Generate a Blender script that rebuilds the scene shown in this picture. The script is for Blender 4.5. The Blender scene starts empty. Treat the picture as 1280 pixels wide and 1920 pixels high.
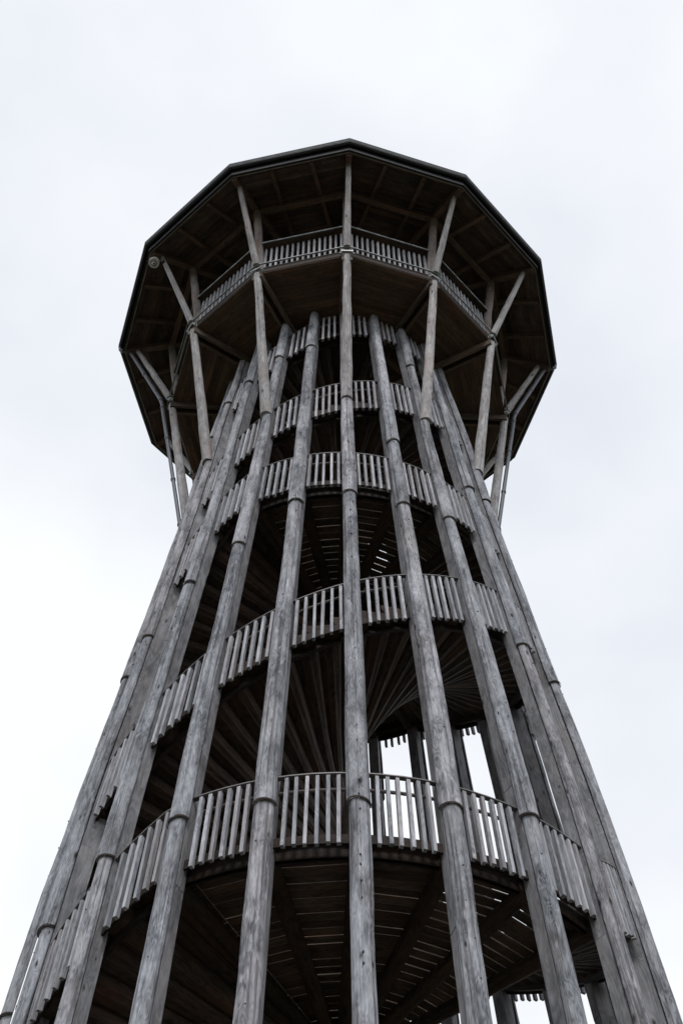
import bpy, math, random
from mathutils import Vector, Matrix, noise
random.seed(7)
sc = bpy.context.scene
R_ = math.radians

# ------------------------------------------------------------------ camera
CAM_D, CAM_H = 15.289, 1.6
PITCH, YAW, ROLL, FPX = 0.99290, 0.0029, -0.00677, 2598.07
fw = Vector((math.sin(YAW)*math.cos(PITCH), math.cos(YAW)*math.cos(PITCH), math.sin(PITCH)))
rt = Vector((math.cos(YAW), -math.sin(YAW), 0)); up = rt.cross(fw)
rt2 = rt*math.cos(ROLL) + up*math.sin(ROLL)
up2 = up*math.cos(ROLL) - rt*math.sin(ROLL)
cd = bpy.data.cameras.new('camera'); cam = bpy.data.objects.new('camera', cd)
sc.collection.objects.link(cam); sc.camera = cam
M = Matrix((rt2, up2, -fw)).transposed().to_4x4(); M.translation = (0, -CAM_D, CAM_H)
cam.matrix_world = M
cd.sensor_fit = 'VERTICAL'; cd.sensor_height = 36; cd.sensor_width = 24
cd.lens = FPX/1920*36; cd.clip_start = 0.1; cd.clip_end = 3000

# ------------------------------------------------------------------ world, sun, exposure
w = bpy.data.worlds.new('World'); sc.world = w; w.use_nodes = True
nt = w.node_tree; nt.nodes.clear()
def wn(t, **k):
    n = nt.nodes.new(t)
    for a, b in k.items(): setattr(n, a, b)
    return n
SUN_EL, SUN_AZ = R_(50), R_(178)
sky = wn('ShaderNodeTexSky', sky_type='NISHITA', sun_disc=False, sun_elevation=SUN_EL, sun_rotation=SUN_AZ)
b1 = wn('ShaderNodeBackground'); b1.inputs[1].default_value = 0.08
nt.links.new(sky.outputs[0], b1.inputs[0])
tc = wn('ShaderNodeTexCoord')
mp = wn('ShaderNodeMapping'); mp.inputs[3].default_value = (1.6, 1.6, 2.6); mp.inputs[1].default_value = (3.1, .4, 1.2)
nt.links.new(tc.outputs['Generated'], mp.inputs[0])
ns = wn('ShaderNodeTexNoise'); ns.inputs['Scale'].default_value = 1.6; ns.inputs['Detail'].default_value = 4.5; ns.inputs['Roughness'].default_value = .5
nt.links.new(mp.outputs[0], ns.inputs[0])
cr = wn('ShaderNodeValToRGB')
cr.color_ramp.elements[0].position = .30; cr.color_ramp.elements[0].color = (.74, .775, .85, 1)
cr.color_ramp.elements[1].position = .62; cr.color_ramp.elements[1].color = (.97, .99, 1.01, 1)
nt.links.new(ns.outputs[0], cr.inputs[0])
b2 = wn('ShaderNodeBackground'); b2.inputs[1].default_value = 1.13
nt.links.new(cr.outputs[0], b2.inputs[0])
mx = wn('ShaderNodeMixShader'); mx.inputs[0].default_value = .9
out = wn('ShaderNodeOutputWorld')
nt.links.new(b1.outputs[0], mx.inputs[1]); nt.links.new(b2.outputs[0], mx.inputs[2]); nt.links.new(mx.outputs[0], out.inputs[0])

sd = bpy.data.lights.new('sun', 'SUN'); sd.energy = 1.4; sd.angle = R_(14); sd.color = (1, .98, .95)
so = bpy.data.objects.new('sun', sd); sc.collection.objects.link(so)
sdir = Vector((math.sin(SUN_AZ)*math.cos(SUN_EL), math.cos(SUN_AZ)*math.cos(SUN_EL), math.sin(SUN_EL)))
so.rotation_euler = (sdir).to_track_quat('Z', 'Y').to_euler()
sc.view_settings.view_transform = 'Standard'; sc.view_settings.look = 'None'
sc.view_settings.exposure = 0; sc.view_settings.gamma = 1; sc.view_settings.use_curve_mapping = False

# ------------------------------------------------------------------ materials
class N:
    def __init__(s, name):
        s.m = bpy.data.materials.new(name); s.m.use_nodes = True; s.t = s.m.node_tree; s.t.nodes.clear()
        s.out = s.t.nodes.new('ShaderNodeOutputMaterial'); s.b = s.t.nodes.new('ShaderNodeBsdfPrincipled')
        s.t.links.new(s.b.outputs[0], s.out.inputs[0])
    def n(s, t, inp=None, **k):
        x = s.t.nodes.new(t)
        for a, b in k.items(): setattr(x, a, b)
        for i, v in (inp or {}).items(): s.set(x.inputs[i], v)
        return x
    def set(s, sock, v):
        if isinstance(v, bpy.types.NodeSocket): s.t.links.new(v, sock)
        elif isinstance(v, bpy.types.Node): s.t.links.new(v.outputs[0], sock)
        else: sock.default_value = v
    def math(s, op, a, b=0., c=None):
        x = s.n('ShaderNodeMath', operation=op); s.set(x.inputs[0], a); s.set(x.inputs[1], b)
        if c is not None: s.set(x.inputs[2], c)
        return x.outputs[0]
    def mr(s, v, a, b, c, d):
        x = s.n('ShaderNodeMapRange', {0: v, 1: a, 2: b, 3: c, 4: d}); return x.outputs[0]
    def mixc(s, f, a, b, mode='MIX'):
        x = s.n('ShaderNodeMix', data_type='RGBA', blend_type=mode)
        s.set(x.inputs[0], f); s.set(x.inputs[6], a); s.set(x.inputs[7], b); return x.outputs[2]

def wood(name, lo, hi, warm=(.16, .10, .07), warmamt=.25, knots=1., contrast=1., rough=.85, ringscale=1., bump=.5, vary=.12, cracks=.35, streak=.35):
    g = N(name)
    uv = g.n('ShaderNodeUVMap').outputs[0]
    oi = g.n('ShaderNodeObjectInfo').outputs['Random']
    off = g.n('ShaderNodeCombineXYZ', {0: g.math('MULTIPLY', oi, 17.3), 1: g.math('MULTIPLY', oi, 31.7), 2: g.math('MULTIPLY', oi, 5.1)})
    p = g.n('ShaderNodeVectorMath', {0: uv, 1: off.outputs[0]}, operation='ADD').outputs[0]
    def sc_(x, y): return g.n('ShaderNodeVectorMath', {0: p, 1: (x, y, 1)}, operation='MULTIPLY').outputs[0]
    def nz(v, s=1., d=2., r=.5): return g.n('ShaderNodeTexNoise', {0: v, 'Scale': s, 'Detail': d, 'Roughness': r}).outputs[0]
    # knots
    vo = g.n('ShaderNodeTexVoronoi', {0: sc_(7., 2.6), 'Scale': 1., 'Randomness': 1.})
    kd = vo.outputs['Distance']
    kr = g.n('ShaderNodeSeparateColor', {0: vo.outputs['Color']}).outputs[0]
    on = g.math('GREATER_THAN', kr, .45)
    sz = g.mr(kr, .45, 1., .10, .24)
    kk = g.math('MULTIPLY', g.n('ShaderNodeMapRange', {0: kd, 1: g.math('MULTIPLY', sz, .35), 2: sz, 3: 1., 4: 0.}).outputs[0], on)
    halo = g.math('MULTIPLY', g.mr(kd, .0, .5, 1., 0.), on)
    f = nz(sc_(7.*ringscale, 1.1*ringscale), 1., 1.5)
    f = g.math('ADD', f, g.math('MULTIPLY', halo, .22))
    ring = g.math('SINE', g.math('MULTIPLY', f, 70.))
    ring = g.mr(ring, -1., 1., 0., 1.)
    fib = nz(sc_(150., 5.), 1., 3., .6)
    st = nz(sc_(4., 1.3), 1., 4., .6)
    st2 = nz(sc_(11., 4.), 1., 3., .65)
    t = g.math('ADD', g.math('MULTIPLY', g.mr(st, .36, .64, 0., 1.), .6), g.math('MULTIPLY', g.mr(st2, .3, .7, 0., 1.), .45))
    t = g.math('ADD', t, g.math('MULTIPLY', g.math('SUBTRACT', ring, .5), .38*contrast))
    t = g.math('ADD', t, g.math('MULTIPLY', g.math('SUBTRACT', fib, .5), .6*contrast))
    c = g.mixc(g.mr(t, -.05, 1.05, 0., 1.), (*lo, 1), (*hi, 1))
    sk = g.mr(nz(sc_(16., .28), 1., 3., .6), .50, .68, 0., streak)
    c = g.mixc(sk, c, (lo[0]*.75, lo[1]*.72, lo[2]*.72, 1))
    lt = g.mr(nz(sc_(6., 1.7), 2.3, 3., .6), .58, .72, 0., streak*.6)
    c = g.mixc(lt, c, (min(1, hi[0]*1.25), min(1, hi[1]*1.25), min(1, hi[2]*1.27), 1))
    wv = g.math('MULTIPLY', g.mr(nz(sc_(2.3, .7), 1.7, 3.), .48, .75, 0., 1.), warmamt)
    c = g.mixc(wv, c, (*warm, 1))
    ck = g.math('MULTIPLY', g.mr(nz(sc_(48., .55), 1., 2., .5), .30, .36, 1., 0.), g.mr(nz(sc_(3., .5), 1., 1.), .45, .6, 0., cracks))
    c = g.mixc(ck, c, (lo[0]*.3, lo[1]*.3, lo[2]*.3, 1))
    c = g.mixc(g.math('MULTIPLY', kk, .85*knots), c, (lo[0]*.22, lo[1]*.19, lo[2]*.17, 1))
    hue = g.math('FRACT', g.math('MULTIPLY', oi, 37.3))
    c = g.mixc(g.mr(hue, .35, 1., 0., .16*streak/.35 if streak < .5 else .45), c, g.mixc(1., c, (1.10, .97, .93, 1), 'MULTIPLY'))
    v = g.math('ADD', 1.-vary, g.math('MULTIPLY', g.math('FRACT', g.math('MULTIPLY', oi, 91.7)), 2*vary))
    c = g.mixc(1., c, g.n('ShaderNodeCombineColor', {0: v, 1: v, 2: v}).outputs[0], 'MULTIPLY')
    g.set(g.b.inputs['Base Color'], c); g.b.inputs['Roughness'].default_value = rough
    g.b.inputs['Specular IOR Level'].default_value = .25
    h = g.math('ADD', g.math('MULTIPLY', ring, .5), fib); h = g.math('SUBTRACT', h, g.math('ADD', g.math('MULTIPLY', kk, 1.2), g.math('MULTIPLY', ck, 1.5)))
    bp = g.n('ShaderNodeBump', {'Strength': bump, 'Distance': .006, 'Height': h}); g.set(g.b.inputs['Normal'], bp.outputs[0])
    return g.m

def metal(name, col, rough=.5, met=.8):
    g = N(name); tcn = g.n('ShaderNodeTexCoord').outputs['Object']
    nz = g.n('ShaderNodeTexNoise', {0: tcn, 'Scale': 9., 'Detail': 5.}).outputs[0]
    g.set(g.b.inputs['Base Color'], g.mixc(g.mr(nz, .35, .65, 0., 1.), tuple(x*.7 for x in col)+(1,), tuple(min(1, x*1.25) for x in col)+(1,)))
    g.set(g.b.inputs['Roughness'], g.mr(nz, .3, .7, rough-.1, rough+.15)); g.b.inputs['Metallic'].default_value = met
    return g.m

W_LOG = wood('weathered_log', (.066, .072, .085), (.52, .54, .59), warm=(.21, .18, .165), warmamt=.32, knots=1.1, contrast=.72, ringscale=1.35, bump=.7, vary=.13, cracks=.85, streak=.8)
W_BEAM = wood('weathered_beam', (.12, .122, .134), (.39, .39, .415), warm=(.22, .18, .16), warmamt=.4, contrast=.7, ringscale=.6)
W_SLAT = wood('weathered_slat', (.22, .23, .255), (.54, .555, .60), warm=(.30, .23, .185), warmamt=.3, knots=.6, vary=.22, cracks=.5, streak=.5)
W_STRUT = wood('weathered_strut', (.20, .197, .205), (.56, .55, .565), warm=(.34, .265, .215), warmamt=.5, knots=1., vary=.08, cracks=.7, streak=.6)
W_POST = wood('brown_grey_post', (.14, .125, .12), (.33, .30, .29), warm=(.26, .17, .13), warmamt=.7, knots=.6)
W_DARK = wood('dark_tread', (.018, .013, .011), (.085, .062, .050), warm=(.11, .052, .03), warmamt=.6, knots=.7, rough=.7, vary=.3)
W_RIM = wood('shaded_rim_board', (.012, .009, .008), (.05, .038, .032), warm=(.07, .035, .022), warmamt=.5, knots=.5, rough=.7)  # darker version of the tread wood, with shade put into the colour
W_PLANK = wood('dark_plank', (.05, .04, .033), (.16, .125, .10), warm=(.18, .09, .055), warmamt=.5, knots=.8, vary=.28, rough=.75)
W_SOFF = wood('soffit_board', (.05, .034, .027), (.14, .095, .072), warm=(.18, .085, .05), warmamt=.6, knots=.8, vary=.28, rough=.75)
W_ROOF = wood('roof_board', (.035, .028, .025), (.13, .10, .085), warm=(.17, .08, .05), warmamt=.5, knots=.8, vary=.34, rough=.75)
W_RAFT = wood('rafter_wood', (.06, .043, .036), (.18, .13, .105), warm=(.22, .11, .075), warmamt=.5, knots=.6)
MT_DARK = metal('dark_metal', (.018, .019, .022), .6, .4)
MT_EDGE = metal('drip_metal', (.045, .055, .06), .5, .6)
MT_LIGHT = metal('galvanised_steel', (.42, .45, .46), .45, .8)
MT_BAND = metal('rust_and_shadow_band', (.035, .019, .013), .85, .0)  # rust, darkened so the colour also carries the shadow at log lips
MT_RAIL = metal('rail_steel', (.15, .14, .14), .5, .3)
MT_MID = metal('dull_steel', (.38, .41, .42), .5, .5)
MT_PIPE = metal('pipe_zinc', (.13, .14, .16), .5, .4)
MT_RUST = metal('brown_rail_metal', (.085, .06, .052), .6, .4)
g = N('white_plastic'); g.b.inputs['Base Color'].default_value = (.78, .79, .80, 1); g.b.inputs['Roughness'].default_value = .35; MT_WHITE = g.m
g = N('dome_glass'); g.b.inputs['Base Color'].default_value = (.03, .03, .035, 1); g.b.inputs['Roughness'].default_value = .08; MT_DOME = g.m

def ground_mat():
    g = N('forest_clearing'); p = g.n('ShaderNodeTexCoord').outputs['Object']
    a = g.n('ShaderNodeTexNoise', {0: p, 'Scale': .35, 'Detail': 8.}).outputs[0]
    b = g.n('ShaderNodeTexNoise', {0: p, 'Scale': 14., 'Detail': 6., 'Roughness': .7}).outputs[0]
    c = g.mixc(g.mr(a, .42, .58, 0., 1.), (.045, .06, .022, 1), (.11, .085, .055, 1))
    c = g.mixc(g.mr(b, .3, .7, 0., .6), c, (.03, .03, .015, 1))
    g.set(g.b.inputs['Base Color'], c); g.b.inputs['Roughness'].default_value = .95
    g.set(g.b.inputs['Normal'], g.n('ShaderNodeBump', {'Strength': .6, 'Distance': .05, 'Height': b}).outputs[0])
    return g.m
def gravel_mat():
    g = N('compacted_gravel'); p = g.n('ShaderNodeTexCoord').outputs['Object']
    a = g.n('ShaderNodeTexVoronoi', {0: p, 'Scale': 45.}); n1 = g.n('ShaderNodeTexNoise', {0: p, 'Scale': 2., 'Detail': 6.}).outputs[0]
    c = g.mixc(g.n('ShaderNodeSeparateColor', {0: a.outputs['Color']}).outputs[0], (.13, .125, .115, 1), (.24, .23, .21, 1))
    c = g.mixc(g.mr(n1, .4, .7, 0., .7), c, (.10, .085, .065, 1))
    g.set(g.b.inputs['Base Color'], c); g.b.inputs['Roughness'].default_value = .95
    g.set(g.b.inputs['Normal'], g.n('ShaderNodeBump', {'Strength': .7, 'Distance': .02, 'Height': a.outputs['Distance']}).outputs[0])
    return g.m

# ------------------------------------------------------------------ mesh helpers
COL = sc.collection
class MB:
    def __init__(s): s.v = []; s.f = []; s.uv = []; s.sm = []
    def face(s, idx, uvs, smooth=False): s.f.append(idx); s.uv += uvs; s.sm.append(smooth)
    def poly(s, pts, g, o=(0, 0)):
        """flat face, UV: v along grain g"""
        n = (pts[1]-pts[0]).cross(pts[2]-pts[0])
        if n.length < 1e-12: n = Vector((0, 0, 1))
        n.normalize(); u = g.cross(n); gg = g
        if u.length < .3: u = n.orthogonal().normalized(); gg = n.cross(u)
        else: u.normalize(); gg = n.cross(u)
        i = len(s.v); s.v += [tuple(p) for p in pts]
        s.face(list(range(i, i+len(pts))), [(p.dot(u)+o[0], p.dot(gg)+o[1]) for p in pts])
    def hexa(s, b, t, g):
        """b, t: 4 corners each, bottom ccw from above"""
        o = (random.random()*9, random.random()*9); g = g.normalized()
        s.poly([b[3], b[2], b[1], b[0]], g, o); s.poly(list(t), g, o)
        for i in range(4):
            j = (i+1) % 4; s.poly([b[i], b[j], t[j], t[i]], g, (o[0]+i*.37, o[1]))
    def beam(s, p0, p1, wdt, dep, upv=Vector((0, 0, 1))):
        """box from p0 to p1; wdt across, dep along up"""
        p0, p1 = Vector(p0), Vector(p1); d = (p1-p0).normalized(); x = d.cross(upv).normalized(); y = x.cross(d).normalized()
        hx, hy = x*wdt/2, y*dep/2
        q = lambda p: [p-hx-hy, p+hx-hy, p+hx+hy, p-hx+hy]
        s.hexa(q(p0), q(p1), d)
    def tube(s, pts, rad, n=12, caps=True, ang=None, wob=0., seed=0., smooth=True, crack=None):
        """round tube along pts"""
        pts = [Vector(p) for p in pts]; m = len(pts); base = len(s.v); o = (random.random()*9, random.random()*9)
        d0 = (pts[1]-pts[0]).normalized(); x = d0.orthogonal().normalized(); L = 0
        A = ang or [2*math.pi*k/n for k in range(n)]; n = len(A)
        ls = []
        for i, p in enumerate(pts):
            d = ((pts[min(i+1, m-1)]-pts[max(i-1, 0)])).normalized()
            x = (x-d*x.dot(d)).normalized(); y = d.cross(x)
            if i: L += (p-pts[i-1]).length
            ls.append(L); r = rad[i] if hasattr(rad, '__len__') else rad
            for a in A:
                rr = r
                if wob: rr *= 1+wob*noise.noise(Vector((math.cos(a)*1.3+seed, math.sin(a)*1.3, L*1.6+seed*3)))
                s.v.append(tuple(p+(x*math.cos(a)+y*math.sin(a))*rr))
        r0 = rad[0] if hasattr(rad, '__len__') else rad
        for i in range(m-1):
            for k in range(n):
                k2 = (k+1) % n; a0, a1 = A[k]*r0, (A[k2] if k2 else 2*math.pi)*r0
                s.face([base+i*n+k, base+i*n+k2, base+(i+1)*n+k2, base+(i+1)*n+k],
                       [(a0+o[0], ls[i]+o[1]), (a1+o[0], ls[i]+o[1]), (a1+o[0], ls[i+1]+o[1]), (a0+o[0], ls[i+1]+o[1])], smooth)
        if caps:
            e0 = len(s.v); s.v += s.v[base:base+n]; s.v += s.v[base+(m-1)*n:base+m*n]
            s.face([e0+k for k in reversed(range(n))], [(math.cos(A[k])*r0, math.sin(A[k])*r0) for k in reversed(range(n))])
            s.face([e0+n+k for k in range(n)], [(math.cos(A[k])*r0, math.sin(A[k])*r0) for k in range(n)])
    def mesh(s, name, mat):
        me = bpy.data.meshes.new(name); me.from_pydata(s.v, [], s.f); me.materials.append(mat)
        ul = me.uv_layers.new(name='UVMap'); ul.data.foreach_set('uv', [c for q in s.uv for c in q])
        me.polygons.foreach_set('use_smooth', s.sm); me.update(); return me
    def build(s, name, mat, parent=None, stuff=False, label=None):
        return link(name, s.mesh(name, mat), parent, stuff, label)
def link(name, me, parent=None, stuff=False, label=None, mw=None):
    o = bpy.data.objects.new(name, me); COL.objects.link(o)
    if mw is not None: o.matrix_world = mw
    if parent: o.parent = parent
    if stuff: o['kind'] = 'stuff'
    if label: o['label'] = label
    return o
def thing(name, label, cat, loc=(0, 0, 0)):
    o = bpy.data.objects.new(name, None); COL.objects.link(o); o.location = loc
    o['label'] = label; o['category'] = cat; return o

# ------------------------------------------------------------------ tower frame
PHI = 0.04977
ZK = [0, 8, 14, 19, 23, 25.5, 28.5, 31]
RK = [5.04, 4.41, 3.98, 3.46, 3.05, 2.836, 2.537, 2.32]
def _sl(i):
    if i == 0: return (RK[1]-RK[0])/(ZK[1]-ZK[0])
    if i == len(ZK)-1: return (RK[-1]-RK[-2])/(ZK[-1]-ZK[-2])
    return (RK[i+1]-RK[i-1])/(ZK[i+1]-ZK[i-1])
def rz(z):
    z = max(0, min(z, 30.99)); i = max(k for k in range(len(ZK)-1) if ZK[k] <= z)
    h = ZK[i+1]-ZK[i]; t = (z-ZK[i])/h
    return ((2*t**3-3*t*t+1)*RK[i]+(t**3-2*t*t+t)*h*_sl(i)+(-2*t**3+3*t*t)*RK[i+1]+(t**3-t*t)*h*_sl(i+1))
def az(c): return PHI+R_(15)*c
def er(c): return Vector((math.sin(az(c)), -math.cos(az(c)), 0))
def et(c): return Vector((math.cos(az(c)), math.sin(az(c)), 0))
def P(c, r, z): return er(c)*r+Vector((0, 0, z))
UP = Vector((0, 0, 1))

# ------------------------------------------------------------------ setting
gm = bpy.data.meshes.new('ground'); S = 1500; n = 40
vs = [(-S+2*S*i/n, -S+2*S*j/n, 0) for j in range(n+1) for i in range(n+1)]
gm.from_pydata(vs, [], [(j*(n+1)+i, j*(n+1)+i+1, (j+1)*(n+1)+i+1, (j+1)*(n+1)+i) for j in range(n) for i in range(n)])
gm.materials.append(ground_mat()); go = link('ground', gm); go['kind'] = 'structure'
pm = bpy.data.meshes.new('path'); k = 96; vs = []
for i in range(k):
    a = 2*math.pi*i/k; r = 9.2+.35*noise.noise(Vector((math.cos(a)*2, math.sin(a)*2, 3))); vs.append((r*math.cos(a), r*math.sin(a), .005))
pm.from_pydata(vs, [], [list(range(k))]); pm.materials.append(gravel_mat()); po = link('path', pm); po['kind'] = 'structure'

tower = thing('observation_tower', 'tall hourglass-shaped timber lookout tower with twelve-sided roofed platform and spiral stairs', 'tower')

# ------------------------------------------------------------------ stair height laws (T = height of the handrail)
T1 = [(-27, 0.95), (-24.5, 2.4), (-21, 4.5), (-18, 6.3), (-14, 9.0), (-9.5, 9.0), (-6, 11.1), (-4, 12.3), (-3.7, 12.5), (-2.8, 13.02), (-2.15, 13.4), (3.1, 13.4), (7.4, 15.82),
      (8.9, 16.6), (11.5, 18.0), (14.2, 18.0), (20.4, 21.25), (20.9, 21.55), (21.3, 21.98), (21.8, 22.19), (27, 22.19), (34, 25.05), (38, 25.05), (46.4, 28.52), (47.2, 28.98), (48.5, 29.33), (49.5, 29.46), (51, 29.55)]
T2 = [(-38.5, 0.95), (-34, 3.7), (-30, 3.7), (-22, 8.5), (-16, 8.5), (-9.5, 12.5), (-6.5, 14.1), (-3.6, 15.74), (-2.1, 16.66), (-1.2, 17.16), (0, 17.77), (1.8, 18.62), (3.8, 19.6), (8.3, 21.9), (10, 22.66),
      (17.4, 22.66), (20.4, 23.82), (21.2, 24.27), (21.8, 24.52), (22.8, 24.89), (24.1, 25.34), (25.2, 25.68), (26.6, 26.12), (31, 27.66), (36, 29.3), (38, 29.95)]
def lerp(T, c):
    if c <= T[0][0]: return T[0][1]
    for (a, x), (b, y) in zip(T, T[1:]):
        if c <= b: return x+(y-x)*(c-a)/(b-a)
    return T[-1][1]
def slatlen(t): return 1.12+.009*max(0, t-13)
FLOOR = .93
def flats(T): return [(a, b, x) for (a, x), (b, y) in zip(T, T[1:]) if abs(y-x) < 1e-6]

# ------------------------------------------------------------------ columns
LIPS = {0: [12.79, 20.45], -1: [12.86, 20.27, 27.1], 1: [12.89, 20.3, 22.73], -2: [12.96, 19.37, 27.1], 2: [13.2, 20.45, 26.9], -3: [12.95, 19.0, 26.7], 3: [9.2, 17.6, 22.52],
        -4: [12.58, 18.5, 26.8], 4: [9.0, 17.68, 23.15], -5: [12.1, 18.5, 26.5], 5: [9.4, 16.6, 23.4]}
ZTOP = 29.15
for c in range(-11, 13):
    lips = LIPS.get(c) or [12.4+random.random(), 18.8+1.6*random.random(), 26.6+random.random()*.6]
    mb = MB(); o1 = random.random()*9; dpt = .205 if abs(c) < 4 else .27; sz_ = .97 if abs(c) < 2 else .89
    cuts = [0]+sorted([random.uniform(5, 8), random.uniform(11, 14.5), random.uniform(17, 20), random.uniform(23, 25.5)])+[ZTOP]
    for a, b in zip(cuts, cuts[1:]):
        sh = random.uniform(-.008, .008); wd = random.uniform(.23, .245)*sz_; m = max(2, int((b-a)/1.)); zs = [a+(b-a)*i/m for i in range(m+1)]
        for z0, z1 in zip(zs, zs[1:]):
            q = []
            for z in (z0, z1):
                r = rz(z); k = wd*(1-.007*z)
                q.append([P(c, r-dpt+.01+sh, z)-et(c)*k/2, P(c, r-.026, z)-et(c)*k/2, P(c, r-.026, z)+et(c)*k/2, P(c, r-dpt+.01+sh, z)+et(c)*k/2])
            ax = (q[1][0]-q[0][0]).normalized()
            for i in range(4):
                j = (i+1) % 4; mb.poly([q[0][i], q[1][i], q[1][j], q[0][j]], ax, (o1+i*.4, o1))
            if z0 == a: mb.poly(q[0], ax)
            if z1 == b: mb.poly(q[1][::-1], ax)
    colo = mb.build('column', W_BEAM, tower)
    # outer half logs, each one thinner towards its top and overhanging the one below
    segs = [0]+lips+[ZTOP]
    for si, (a, b) in enumerate(zip(segs, segs[1:])):
        mb = MB(); seed = c*7.3+si*3.1; m = max(3, int((b-a)/.16))
        kk = (.164-.0017*a)*sz_; r_b = kk; r_t = kk-.0026*(b-a)-.012
        if si and b-a < 3: r_t = kk-.018
        cr0 = (math.pi/2+(.06 if c == 0 else random.uniform(-1., 1.)))
        strong = 1. if c == 0 else random.choice([0, .35, .6])
        A = sorted([-.10+(math.pi+.20)*i/26 for i in range(27)]+[cr0-.05, cr0, cr0+.05])
        ci = A.index(cr0); nA = len(A); base = 0; o = (random.random()*9, random.random()*9)
        tilt = random.uniform(-.05, .05); fl_ = random.uniform(.015, .045)
        for i in range(m+1):
            t = i/m; z = a+(b-a)*t; r0 = r_b+(r_t-r_b)*t
            zz = z
            dx = .018*noise.noise(Vector((z*.45, seed, 1))); dy = .010*noise.noise(Vector((z*.5, seed, 7)))
            for k_, A_ in enumerate(A):
                rr = r0*(1+.075*noise.noise(Vector((math.cos(A_)*.9+seed, math.sin(A_)*.9, z*1.1)))+.035*noise.noise(Vector((math.cos(A_)*3+seed, math.sin(A_)*3, z*4)))+fl_*math.cos(3*A_+seed))
                if k_ == ci: rr -= strong*(.022+.02*noise.noise(Vector((seed, 0, z*1.7))))
                zq = z
                if i == 0: zq = z+tilt*math.cos(A_)*.6
                
                off = .012*noise.noise(Vector((seed, 3, z*.8)))
                q = P(c, rz(z)+dy, zq)+er(c)*(rr*math.sin(A_))+et(c)*(rr*math.cos(A_+(off if 0 else 0))+dx)
                mb.v.append(tuple(q))
        for i in range(m):
            z0, z1 = a+(b-a)*i/m, a+(b-a)*(i+1)/m
            for k_ in range(nA-1):
                u0, u1 = A[k_]*.14, A[k_+1]*.14
                mb.face([i*nA+k_, (i+1)*nA+k_, (i+1)*nA+k_+1, i*nA+k_+1], [(u0+o[0], z0+o[1]), (u0+o[0], z1+o[1]), (u1+o[0], z1+o[1]), (u1+o[0], z0+o[1])], True)
            k0, k1 = i*nA, i*nA+nA-1
            mb.face([k1, (i+1)*nA+nA-1, (i+1)*nA, k0], [(.2+o[0], z0+o[1]), (.2+o[0], z1+o[1]), (o[0], z1+o[1]), (o[0], z0+o[1])])
        e0 = len(mb.v); mb.v += mb.v[:nA]; mb.v += mb.v[m*nA:m*nA+nA]
        mb.face([e0+q for q in range(nA)], [(math.cos(x)*.1, math.sin(x)*.1) for x in A])
        mb.face([e0+nA+q for q in reversed(range(nA))], [(math.cos(x)*.1, math.sin(x)*.1) for x in reversed(A)])
        mb.build('half_log', W_LOG, colo)
        if si:
            rb_ = MB(); oo = (.164-.0017*a)*sz_; prev = None
            for i in range(15):
                A_ = -.06+(math.pi+.12)*i/14; d_ = er(c)*math.sin(A_)+et(c)*math.cos(A_)
                zz = a+tilt*math.cos(A_)*.6
                q = [P(c, rz(zz), zz-.010)+d_*(oo+.004), P(c, rz(zz), zz-.010)+d_*(oo+.009), P(c, rz(zz), zz+.014)+d_*(oo+.009), P(c, rz(zz), zz+.014)+d_*(oo+.004)]
                if prev:
                    for k_ in range(4):
                        rb_.poly([prev[k_], prev[(k_+1) % 4], q[(k_+1) % 4], q[k_]][::-1], UP)
                prev = q
            rb_.build('flashing', MT_BAND, colo)
    bb = MB(); z = 7.+random.random()
    while z < 28.5:
        rr = (.164-.0017*max([q for q in segs if q <= z]))*sz_-.0026*(z-max([q for q in segs if q <= z]))
        a_ = math.pi/2+(.05 if c == 0 else .25)*random.uniform(-1, 1)
        d_ = er(c)*math.sin(a_)+et(c)*math.cos(a_); q = P(c, rz(z), z)+d_*(rr-.02)
        bb.tube([q-d_*.02, q+d_*(.018 if c == 0 else .016)], random.uniform(.008, .013), 6); z += random.choice([.18, .3, .5, .9, 1.3])*(.8 if c == 0 else 1.7)
    bb.build('bolt_heads', MT_DARK, colo, stuff=True)

# newel
mb = MB(); mb.tube([(0, 0, z) for z in range(0, 30)], .19, 16, wob=.08); mb.build('newel', W_DARK, tower)

# ------------------------------------------------------------------ stairs, landings, balustrades
NOG = 1.0
slat_me = MB()
slat_me.hexa([Vector((-.5, -.5, 0)), Vector((.5, -.5, 0)), Vector((.5, .5, 0)), Vector((-.5, .5, 0))], [Vector((-.5, -.5, 1)), Vector((.5, -.5, 1)), Vector((.5, .5, 1)), Vector((-.5, .5, 1))], UP)
slat_variants = []
for i in range(6):
    mb = MB(); wq, dq = random.uniform(.038, .044), .06
    mb.hexa([Vector((-wq/2, -dq/2, 0)), Vector((wq/2, -dq/2, 0)), Vector((wq/2, dq/2, random.uniform(-.006, .01))), Vector((-wq/2, dq/2, random.uniform(-.006, .01)))],
            [Vector((-wq/2, -dq/2, 1)), Vector((wq/2, -dq/2, 1)), Vector((wq/2, dq/2, 1)), Vector((-wq/2, dq/2, 1))], UP)
    slat_variants.append(mb.mesh('slat', W_SLAT))

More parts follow.
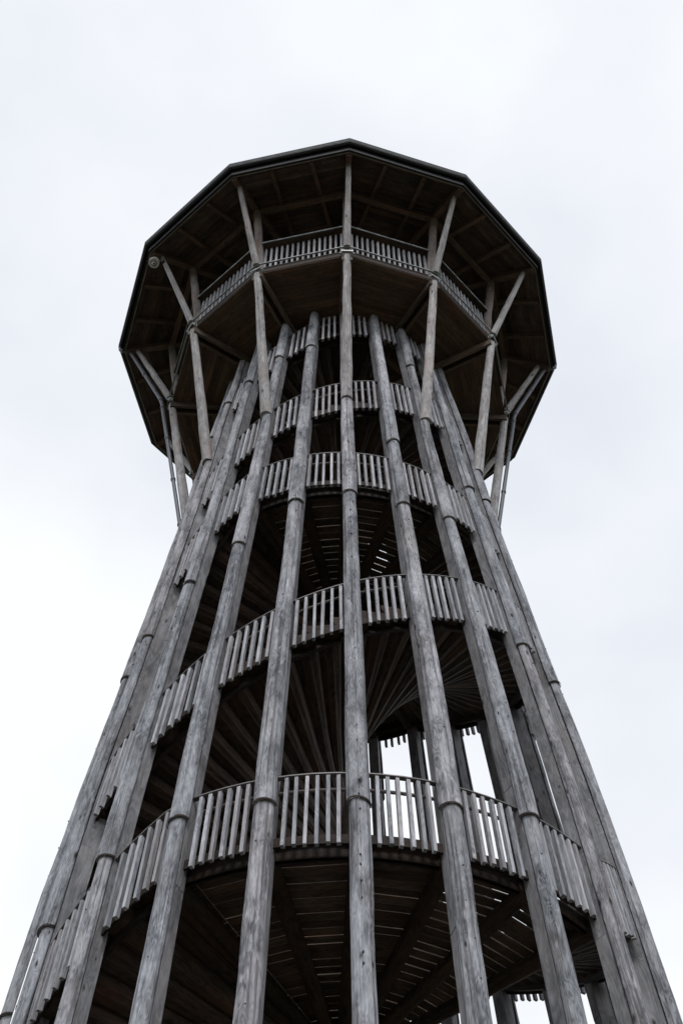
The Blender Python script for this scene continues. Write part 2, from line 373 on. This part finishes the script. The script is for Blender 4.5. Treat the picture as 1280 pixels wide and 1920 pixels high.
def ribbon(mb, T, c0, c1, step, ri, ro, zb, zt):
    """curved strip following the stair: ri/ro offsets of the column radius, zb/zt offsets below the handrail"""
    nn = max(1, int((c1-c0)/step)); o = (random.random()*9, random.random()*9); L = 0; prev = None
    for i in range(nn+1):
        c = c0+(c1-c0)*i/nn; t = lerp(T, c); zb_, zt_ = t-zb, t-zt
        q = [P(c, rz(zb_)+ri, zb_), P(c, rz(zb_)+ro, zb_), P(c, rz(zt_)+ro, zt_), P(c, rz(zt_)+ri, zt_)]
        if prev:
            d = (q[1]-prev[1]).length
            dims = [ro-ri, zb-zt, ro-ri, zb-zt]; uo = 0; b = len(mb.v); mb.v += [tuple(x) for x in prev+q]
            for k_ in range(4):
                k2 = (k_+1) % 4; u0, u1 = uo+o[0], uo+dims[k_]+o[0]; uo += dims[k_]
                mb.face([b+k_, b+k2, b+4+k2, b+4+k_], [(u0, L+o[1]), (u1, L+o[1]), (u1, L+d+o[1]), (u0, L+d+o[1])])
            L += d
        else: mb.face([len(mb.v)+k_ for k_ in (3, 2, 1, 0)], [(0, 0), (0, .1), (.1, .1), (.1, 0)]); mb.v += [tuple(x) for x in q]
        prev = q
    b = len(mb.v); mb.v += [tuple(x) for x in prev]; mb.face([b, b+1, b+2, b+3], [(0, 0), (0, .1), (.1, .1), (.1, 0)])

def inview(c, T):
    cm = (c+12) % 24-12; t = lerp(T, c)
    return (abs(cm) <= 4.6 and t > 10.4) or (T is T2 and 7.8 <= c <= 11.6) or (T is T1 and 6.8 <= c <= 9.5)

for T in (T1, T2):
    c0, c1 = T[0][0], T[-1][0]
    # treads
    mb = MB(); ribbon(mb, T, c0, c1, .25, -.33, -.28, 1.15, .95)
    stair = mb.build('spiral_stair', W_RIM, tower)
    hidden = MB()
    for (a, x), (b, y) in zip(T, T[1:]):
        pass
    # walk the rise
    cs = []; z = T[0][1]; c = c0
    rise = .19
    prevz = lerp(T, c0); cs = [c0]; acc = 0; cc = c0
    while cc < c1:
        cc += .01; zc = lerp(T, cc)
        if zc-prevz >= rise: cs.append(cc); prevz = zc
        elif zc == lerp(T, cc-.01) and zc > prevz and not cs[-1] == cc:
            # start of a landing closes the flight
            pass
    fl = flats(T)
    for i in range(len(cs)-1):
        a, b = cs[i], cs[i+1]
        for (f0, f1, _) in fl:
            if a < f0+.02 < b: b = f0+.02
            if a < f1 < b and a >= f0-.02: a = f1
        if b-a < .08: continue
        if any(f0-.01 <= a and b <= f1+.01 for f0, f1, _ in fl): continue
        zt = lerp(T, b)-FLOOR
        if zt < .1 or zt > 29.3: continue
        vis = zt > 8.2
        tb = MB() if vis else hidden
        # heavy half-trunk tread: rounded belly, flat top, narrow at the newel
        oc = .16; a2, b2 = a-oc, b+.02; R1 = rz(zt)-.15; mid = (a2+b2)/2; nseg = 6
        th = random.uniform(.185, .215); pts = []
        for r, hw in ((.12, .05), (R1*.5, None), (R1, None)):
            half = R_(15)*(b2-a2)/2
            hw_ = max(.06, math.tan(half)*r)*(1+.05*random.uniform(-1, 1)); thk = th*(.9 if r < .2 else 1.)
            row = [(hw_, 0)]+[(hw_*math.cos(q), -thk*(.35+.65*math.sin(q))) for q in [math.pi*k_/nseg for k_ in range(nseg+1)]]+[(-hw_, 0)]
            j = .01*random.uniform(-1, 1)
            pts.append([er(mid)*r+et(mid)*(u+j)+UP*(zt+v_) for u, v_ in row])
        o = (random.random()*9, random.random()*9); nb = len(pts[0]); base = len(tb.v)
        for row in pts: tb.v += [tuple(q) for q in row]
        for s_ in range(2):
            for k_ in range(nb):
                k2 = (k_+1) % nb; l0, l1 = (.1, R1*.5) if s_ == 0 else (R1*.5, R1)
                tb.face([base+s_*nb+k_, base+s_*nb+k2, base+(s_+1)*nb+k2, base+(s_+1)*nb+k_],
                        [(k_*.07+o[0], l0+o[1]), (k_*.07+.07+o[0], l0+o[1]), (k_*.07+.07+o[0], l1+o[1]), (k_*.07+o[0], l1+o[1])], False)
        tb.face([base+k_ for k_ in reversed(range(nb))], [(.1*math.cos(k_), .1*math.sin(k_)) for k_ in range(nb)])
        tb.face([base+2*nb+k_ for k_ in range(nb)], [(.1*math.cos(k_), .1*math.sin(k_)) for k_ in range(nb)])
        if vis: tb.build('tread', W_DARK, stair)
    if hidden.v: hidden.build('tread_flight', W_DARK, stair, stuff=True)
    # landings
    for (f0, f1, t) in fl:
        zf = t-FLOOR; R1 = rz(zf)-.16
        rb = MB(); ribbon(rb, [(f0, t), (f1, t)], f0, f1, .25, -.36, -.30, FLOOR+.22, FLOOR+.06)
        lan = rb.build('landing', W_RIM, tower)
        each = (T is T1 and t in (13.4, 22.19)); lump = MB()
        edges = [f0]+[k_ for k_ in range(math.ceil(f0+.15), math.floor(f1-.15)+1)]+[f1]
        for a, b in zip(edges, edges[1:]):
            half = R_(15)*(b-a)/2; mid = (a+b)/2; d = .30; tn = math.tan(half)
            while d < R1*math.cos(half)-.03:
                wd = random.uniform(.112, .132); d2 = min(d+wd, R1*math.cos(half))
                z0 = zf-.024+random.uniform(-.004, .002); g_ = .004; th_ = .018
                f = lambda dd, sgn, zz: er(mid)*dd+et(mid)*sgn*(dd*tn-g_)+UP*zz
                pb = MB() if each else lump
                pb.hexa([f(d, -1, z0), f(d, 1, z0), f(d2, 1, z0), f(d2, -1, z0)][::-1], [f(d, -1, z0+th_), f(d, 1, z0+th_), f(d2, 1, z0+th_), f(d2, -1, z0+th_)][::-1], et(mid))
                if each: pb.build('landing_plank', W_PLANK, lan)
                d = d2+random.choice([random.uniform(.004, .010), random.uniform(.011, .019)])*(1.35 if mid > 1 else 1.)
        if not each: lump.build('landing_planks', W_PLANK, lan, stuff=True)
        for k_ in [f0+.04]+[float(q) for q in range(math.ceil(f0+.2), math.floor(f1-.2)+1)]+[f1-.04]:
            bb = MB(); ks = [.15+(R1-.25)*i/8 for i in range(9)]
            bb.tube([P(k_, r, zf-.155) for r in ks], [.085+.022*r/R1 for r in ks], 12, wob=.10, seed=k_*2.3)
            bb.build('landing_beam', W_DARK, lan)
    # balustrade
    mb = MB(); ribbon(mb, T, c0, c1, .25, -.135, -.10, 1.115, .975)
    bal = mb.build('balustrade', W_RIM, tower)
    mb = MB(); ribbon(mb, T, c0, c1, .25, -.095, -.03, .018, 0.); mb.build('top_rail', MT_RAIL, bal)
    mb = MB(); cc = c0; pts = []
    while cc < c1: t = lerp(T, cc); pts.append(P(cc, rz(t-.16)-.17, t-.16)); cc += .25
    mb.tube(pts, .022, 8); mb.build('mid_rail', W_POST, bal)
    lump = MB(); c = math.ceil(c0)
    while c < c1-.5:
        t = lerp(T, c+.5); r = rz(t); bay = R_(15)*r; free = bay-.24; ns_ = max(3, int(round(free/.127)))
        for i in range(ns_):
            cx = c+.5+(i-(ns_-1)/2)*.121/bay + random.uniform(-.006, .006)
            t = lerp(T, cx); ln = slatlen(t)+random.uniform(-.012, .012); zt = t-.048
            if zt-ln < .05: continue
            p1 = P(cx, rz(zt)-.06, zt); p0 = P(cx+random.uniform(-.008, .008), rz(zt-ln)-.06+random.uniform(-.006, .006), zt-ln)
            if p1.z > 29.15 and math.hypot(p1.x, p1.y) > 2.2:
                p1 = p0+(p1-p0)*((29.15-p0.z)/(p1.z-p0.z))
            zax = (p1-p0); le = zax.length; zax = zax/le; x_ = (et(cx)+er(cx)*random.uniform(-.09, .09)+zax*0).normalized(); y_ = zax.cross(x_).normalized(); x_ = y_.cross(zax)
            mw = Matrix((x_, y_, zax*le)).transposed().to_4x4(); mw.translation = p0
            if inview(cx, T):
                link('slat', random.choice(slat_variants), bal, mw=mw)
            else:
                me = slat_variants[0]; b_ = len(lump.v); lump.v += [tuple(mw @ v_.co) for v_ in me.vertices]
                for pl in me.polygons: lump.face([b_+q for q in pl.vertices], [tuple(me.uv_layers[0].data[l].uv) for l in pl.loop_indices])
        c += 1
    lump.build('slat_row', W_SLAT, bal, stuff=True)

# ------------------------------------------------------------------ platform
ZD, RD = 29.5, 3.872
mb = MB()
for k in range(12):
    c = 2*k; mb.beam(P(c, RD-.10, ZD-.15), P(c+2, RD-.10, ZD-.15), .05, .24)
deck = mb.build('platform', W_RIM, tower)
for k in range(12):
    c = 2*k; mid = c+1; tn = math.tan(R_(15)); d = 3.655
    mb = MB(); mb.beam(P(c, RD+.004, ZD+.0), P(c+2, RD+.004, ZD+.0), .035, .022); mb.build('edge_strip', MT_MID, deck)
    lump = MB()
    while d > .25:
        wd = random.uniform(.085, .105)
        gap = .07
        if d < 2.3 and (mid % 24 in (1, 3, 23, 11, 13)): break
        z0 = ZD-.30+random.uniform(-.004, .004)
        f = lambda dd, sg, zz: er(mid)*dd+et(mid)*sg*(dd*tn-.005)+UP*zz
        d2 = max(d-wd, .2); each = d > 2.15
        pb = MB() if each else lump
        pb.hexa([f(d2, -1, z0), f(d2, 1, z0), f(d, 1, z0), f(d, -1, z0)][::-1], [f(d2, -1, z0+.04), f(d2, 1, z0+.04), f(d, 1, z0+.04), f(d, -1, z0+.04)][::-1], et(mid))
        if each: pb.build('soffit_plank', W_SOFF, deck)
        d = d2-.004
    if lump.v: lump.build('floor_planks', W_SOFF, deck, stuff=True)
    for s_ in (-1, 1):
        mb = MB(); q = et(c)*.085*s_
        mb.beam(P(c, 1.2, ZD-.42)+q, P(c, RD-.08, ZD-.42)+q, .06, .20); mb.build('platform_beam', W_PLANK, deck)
    # handrail and balusters
    mb = MB(); mb.beam(P(c, RD-.085, ZD+1.13)+et(mid)*.02, P(c+2, RD-.085, ZD+1.13)-et(mid)*.02, .20, .05); mb.build('handrail', W_DARK, deck)
    mb = MB(); mb.beam(P(c, RD+.022, ZD+1.14), P(c+2, RD+.022, ZD+1.14), .02, .05); mb.build('rail_strip', MT_MID, deck)
    L = 2*(RD-.15)*math.sin(R_(15)); nb = 15; lump = MB()
    vis = k in (0, 1, 2, 9, 10, 11)
    p0, p1 = P(c, RD-.15, 0), P(c+2, RD-.15, 0); dr = (p1-p0).normalized()
    for i in range(nb):
        q = p0+dr*(L*(i+.95)/(nb+.9)); zb = ZD+.0; ln = 1.105
        mw = Matrix((dr, dr.cross(UP)*-1, UP*ln)).transposed().to_4x4(); mw.translation = q+UP*zb
        if vis: link('baluster', random.choice(slat_variants), deck, mw=mw)
        else:
            me = slat_variants[0]; b_ = len(lump.v); lump.v += [tuple(mw @ v_.co) for v_ in me.vertices]
            for pl in me.polygons: lump.face([b_+q_ for q_ in pl.vertices], [tuple(me.uv_layers[0].data[l].uv) for l in pl.loop_indices])
    if not vis: lump.build('baluster_row', W_SLAT, deck, stuff=True)
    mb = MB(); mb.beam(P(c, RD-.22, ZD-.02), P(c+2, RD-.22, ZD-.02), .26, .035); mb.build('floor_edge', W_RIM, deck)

# ------------------------------------------------------------------ struts and posts
def log_line(name, p0, p1, r0, r1, mat, seed, n=18, wob=.10):
    mb = MB(); m = 22; p0, p1 = Vector(p0), Vector(p1)
    pts = [p0+(p1-p0)*i/m+Vector((.008*noise.noise(Vector((seed, i*.3, 0))), .008*noise.noise(Vector((seed, 5, i*.3))), 0)) for i in range(m+1)]
    mb.tube(pts, [r0+(r1-r0)*i/m for i in range(m+1)], n, wob=wob, seed=seed); return mb.build(name, mat, tower)
for k in range(12):
    c = 2*k
    log_line('lower_strut', P(c, rz(24.3)+.045, 24.3), P(c, RD-.10, ZD-.32), .108, .080, W_STRUT, k*3.3)
    log_line('roof_strut', P(c, RD-.02, ZD+.02), P(c, 4.88, 31.9), .078, .056, W_STRUT, k*2.1+50)
    log_line('roof_post', P(c, RD-.24, ZD-.22), P(c, 4.07, 32.12), .098, .088, W_POST, k*1.7+90)
    mb = MB()
    for s_ in (-1, 1):
        q = et(c)*.125*s_; mb.beam(P(c, RD-.24, ZD-.24)+q, P(c, RD-.0, ZD-.24)+q, .012, .10)
        mb.tube([P(c, RD-.06, ZD-.24)+q*.9, P(c, RD-.06, ZD-.24)+q*1.3], .022, 8)
    mb.beam(P(c, RD+.005, ZD-.24)-et(c)*.13, P(c, RD+.005, ZD-.24)+et(c)*.13, .012, .05)
    mb.build('corner_bracket', MT_MID, tower)

# ------------------------------------------------------------------ roof
SL = .43
def zs(r): return 31.90+(5.2-r)*SL      # soffit height by corner radius
mb = MB(); ZR = 32.13
apex = Vector((0, 0, ZR+.06+5.33*SL))
for k in range(12):
    a, b = P(2*k, 5.35, ZR), P(2*k+2, 5.35, ZR); u_ = UP*.05
    mb.poly([a+u_, b+u_, apex+u_], (a-b).normalized()); mb.poly([b, a, apex], (a-b).normalized()); mb.poly([a, b, b+u_, a+u_], (a-b).normalized())
roof = mb.build('roof', MT_DARK, tower)
mb = MB(); mb.tube([(0, 0, apex.z-.1), (0, 0, apex.z+.25), (0, 0, apex.z+.5)], [.12, .1, .02], 10); mb.build('finial', MT_DARK, roof)
for k in range(12):
    c = 2*k; mid = c+1; tn = math.tan(R_(15)); cs15 = math.cos(R_(15))
    mb = MB(); mb.beam(P(c, 5.20, 31.92), P(c+2, 5.20, 31.92), .05, .30); mb.build('fascia', MT_DARK, roof)
    mb = MB(); mb.beam(P(c, 5.165, 31.80), P(c+2, 5.165, 31.80), .035, .05); mb.build('fascia_trim', W_POST, roof)
    # gutter: open U channel
    mb = MB()
    pr = [(5.235, 32.09), (5.235, 32.0), (5.26, 31.965), (5.30, 31.96), (5.335, 31.985), (5.35, 32.03), (5.35, 32.125)]
    for (r0, z0), (r1, z1) in zip(pr, pr[1:]):
        a, b, a2, b2 = P(c, r0, z0), P(c+2, r0, z0), P(c, r1, z1), P(c+2, r1, z1)
        t_ = er(mid)*.004+UP*.004
        mb.poly([a, b, b2, a2], (b-a).normalized()); mb.poly([a2+t_, b2+t_, b+t_, a+t_], (b-a).normalized())
    mb.build('gutter', MT_DARK, roof)
    mb = MB(); mb.beam(P(c, 5.353, 32.15), P(c+2, 5.353, 32.15), .012, .05); mb.build('drip_edge', MT_EDGE, roof)
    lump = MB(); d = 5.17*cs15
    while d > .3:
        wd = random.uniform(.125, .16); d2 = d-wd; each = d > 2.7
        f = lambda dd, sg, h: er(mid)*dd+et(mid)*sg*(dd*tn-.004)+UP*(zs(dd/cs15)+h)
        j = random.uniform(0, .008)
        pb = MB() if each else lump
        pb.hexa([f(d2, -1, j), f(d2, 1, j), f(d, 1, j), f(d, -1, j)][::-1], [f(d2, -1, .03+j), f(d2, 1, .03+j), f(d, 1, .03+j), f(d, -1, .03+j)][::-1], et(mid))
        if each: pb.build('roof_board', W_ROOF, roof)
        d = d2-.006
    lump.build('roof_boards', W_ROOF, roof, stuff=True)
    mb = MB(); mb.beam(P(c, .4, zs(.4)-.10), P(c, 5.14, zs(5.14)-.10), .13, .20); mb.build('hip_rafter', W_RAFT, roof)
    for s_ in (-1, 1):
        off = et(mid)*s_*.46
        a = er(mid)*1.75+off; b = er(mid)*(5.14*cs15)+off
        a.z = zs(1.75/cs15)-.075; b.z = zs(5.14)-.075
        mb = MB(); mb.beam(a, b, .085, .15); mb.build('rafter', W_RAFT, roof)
    q = P(mid+(.55 if k % 2 else -.35), 4.85, zs(4.85)-.01); mb = MB(); mb.tube([q, q-UP*.03, q-UP*.045], [.02, .02, .008], 8); mb.build('ceiling_stud', MT_LIGHT, roof)
    mb = MB(); mb.beam(P(c, 4.07, zs(4.07)-.22), P(c+2, 4.07, zs(4.07)-.22), .12, .18); mb.build('purlin', W_RAFT, roof)

# ------------------------------------------------------------------ downpipes on the two side corners
for c in (-6, 6):
    s_ = 1 if c > 0 else -1; e = .13*s_/ .262/4.0
    cc = c-.0
    tg = lambda r, z, q=0.: P(cc, r, z)+et(cc)*q*s_
    pts = [tg(5.30, 31.97), tg(5.28, 31.86), tg(5.2, 31.80), tg(5.06, 31.80, .02), tg(4.98, 31.72, .05), tg(4.08, 29.62, .09), tg(4.02, 29.42, .10), tg(3.97, 29.1, .10), tg(rz(24.4)+.19, 24.3, .12), tg(rz(23)+.13, 22.8, .16)]
    z = 21.5
    while z > .2: pts.append(tg(rz(z)+.06, z, .21)); z -= 2
    pts.append(tg(rz(.1)+.06, .02, .21))
    mb = MB(); mb.tube(pts, .042, 12); dp = mb.build('downpipe', MT_PIPE, tower)
    for i, t in ((5, .0), (6, .5), (7, .25), (7, .6), (7, .95), (4, .45)):
        p = pts[i].lerp(pts[i+1], t); d = (pts[i+1]-pts[i]).normalized()
        mb = MB(); mb.tube([p-d*.03, p+d*.03], .054, 12); mb.build('pipe_collar', MT_PIPE, dp)

# ------------------------------------------------------------------ security camera under the eaves
cp = P(-4, 4.99, 31.66)-et(-4)*.13
sec = thing('security_camera', 'white dome security camera on a grey arm under the left eaves of the tower roof', 'camera', cp)
def local(mb, name, mat, loc):
    o = mb.build(name, mat, sec); return o
mb = MB(); prof = [(0.0, .19), (.04, .188), (.075, .17), (.098, .14), (.108, .10), (.112, .02), (.112, -.015)]
mb.tube([(0, 0, z) for r, z in prof], [max(r, .01)*1.12 for r, z in prof], 20); mb.build('housing', MT_WHITE, sec)
mb = MB(); prof = [(.066, -.016), (.068, -.03), (.062, -.055), (.045, -.078), (.02, -.088)]
mb.tube([(0, 0, z) for r, z in prof], [r for r, z in prof], 20); mb.build('dome', MT_DOME, sec)
mb = MB(); lo = -(Vector(cp)-Vector((0, -CAM_D, CAM_H))).normalized(); mb.tube([lo*.070+UP*-.03, lo*.086+UP*-.034], [.042, .036], 16); mb.build('lens_ring', MT_WHITE, sec)
mb = MB(); mb.tube([lo*.086+UP*-.034, lo*.090+UP*-.035], [.024, .022], 16); mb.build('lens', MT_DOME, sec)
mb = MB(); q = P(-4, 4.80, 31.70)-cp; mb.tube([Vector((0, 0, .09)), Vector((0, 0, .13)), q*.5+UP*.16, q+UP*.05], .024, 8); mb.build('arm', MT_LIGHT, sec)
mb = MB(); mb.beam(q+Vector((0, 0, -.10)), q+Vector((0, 0, .08)), .10, .08, er(-4)); mb.build('junction_box', MT_DARK, sec)
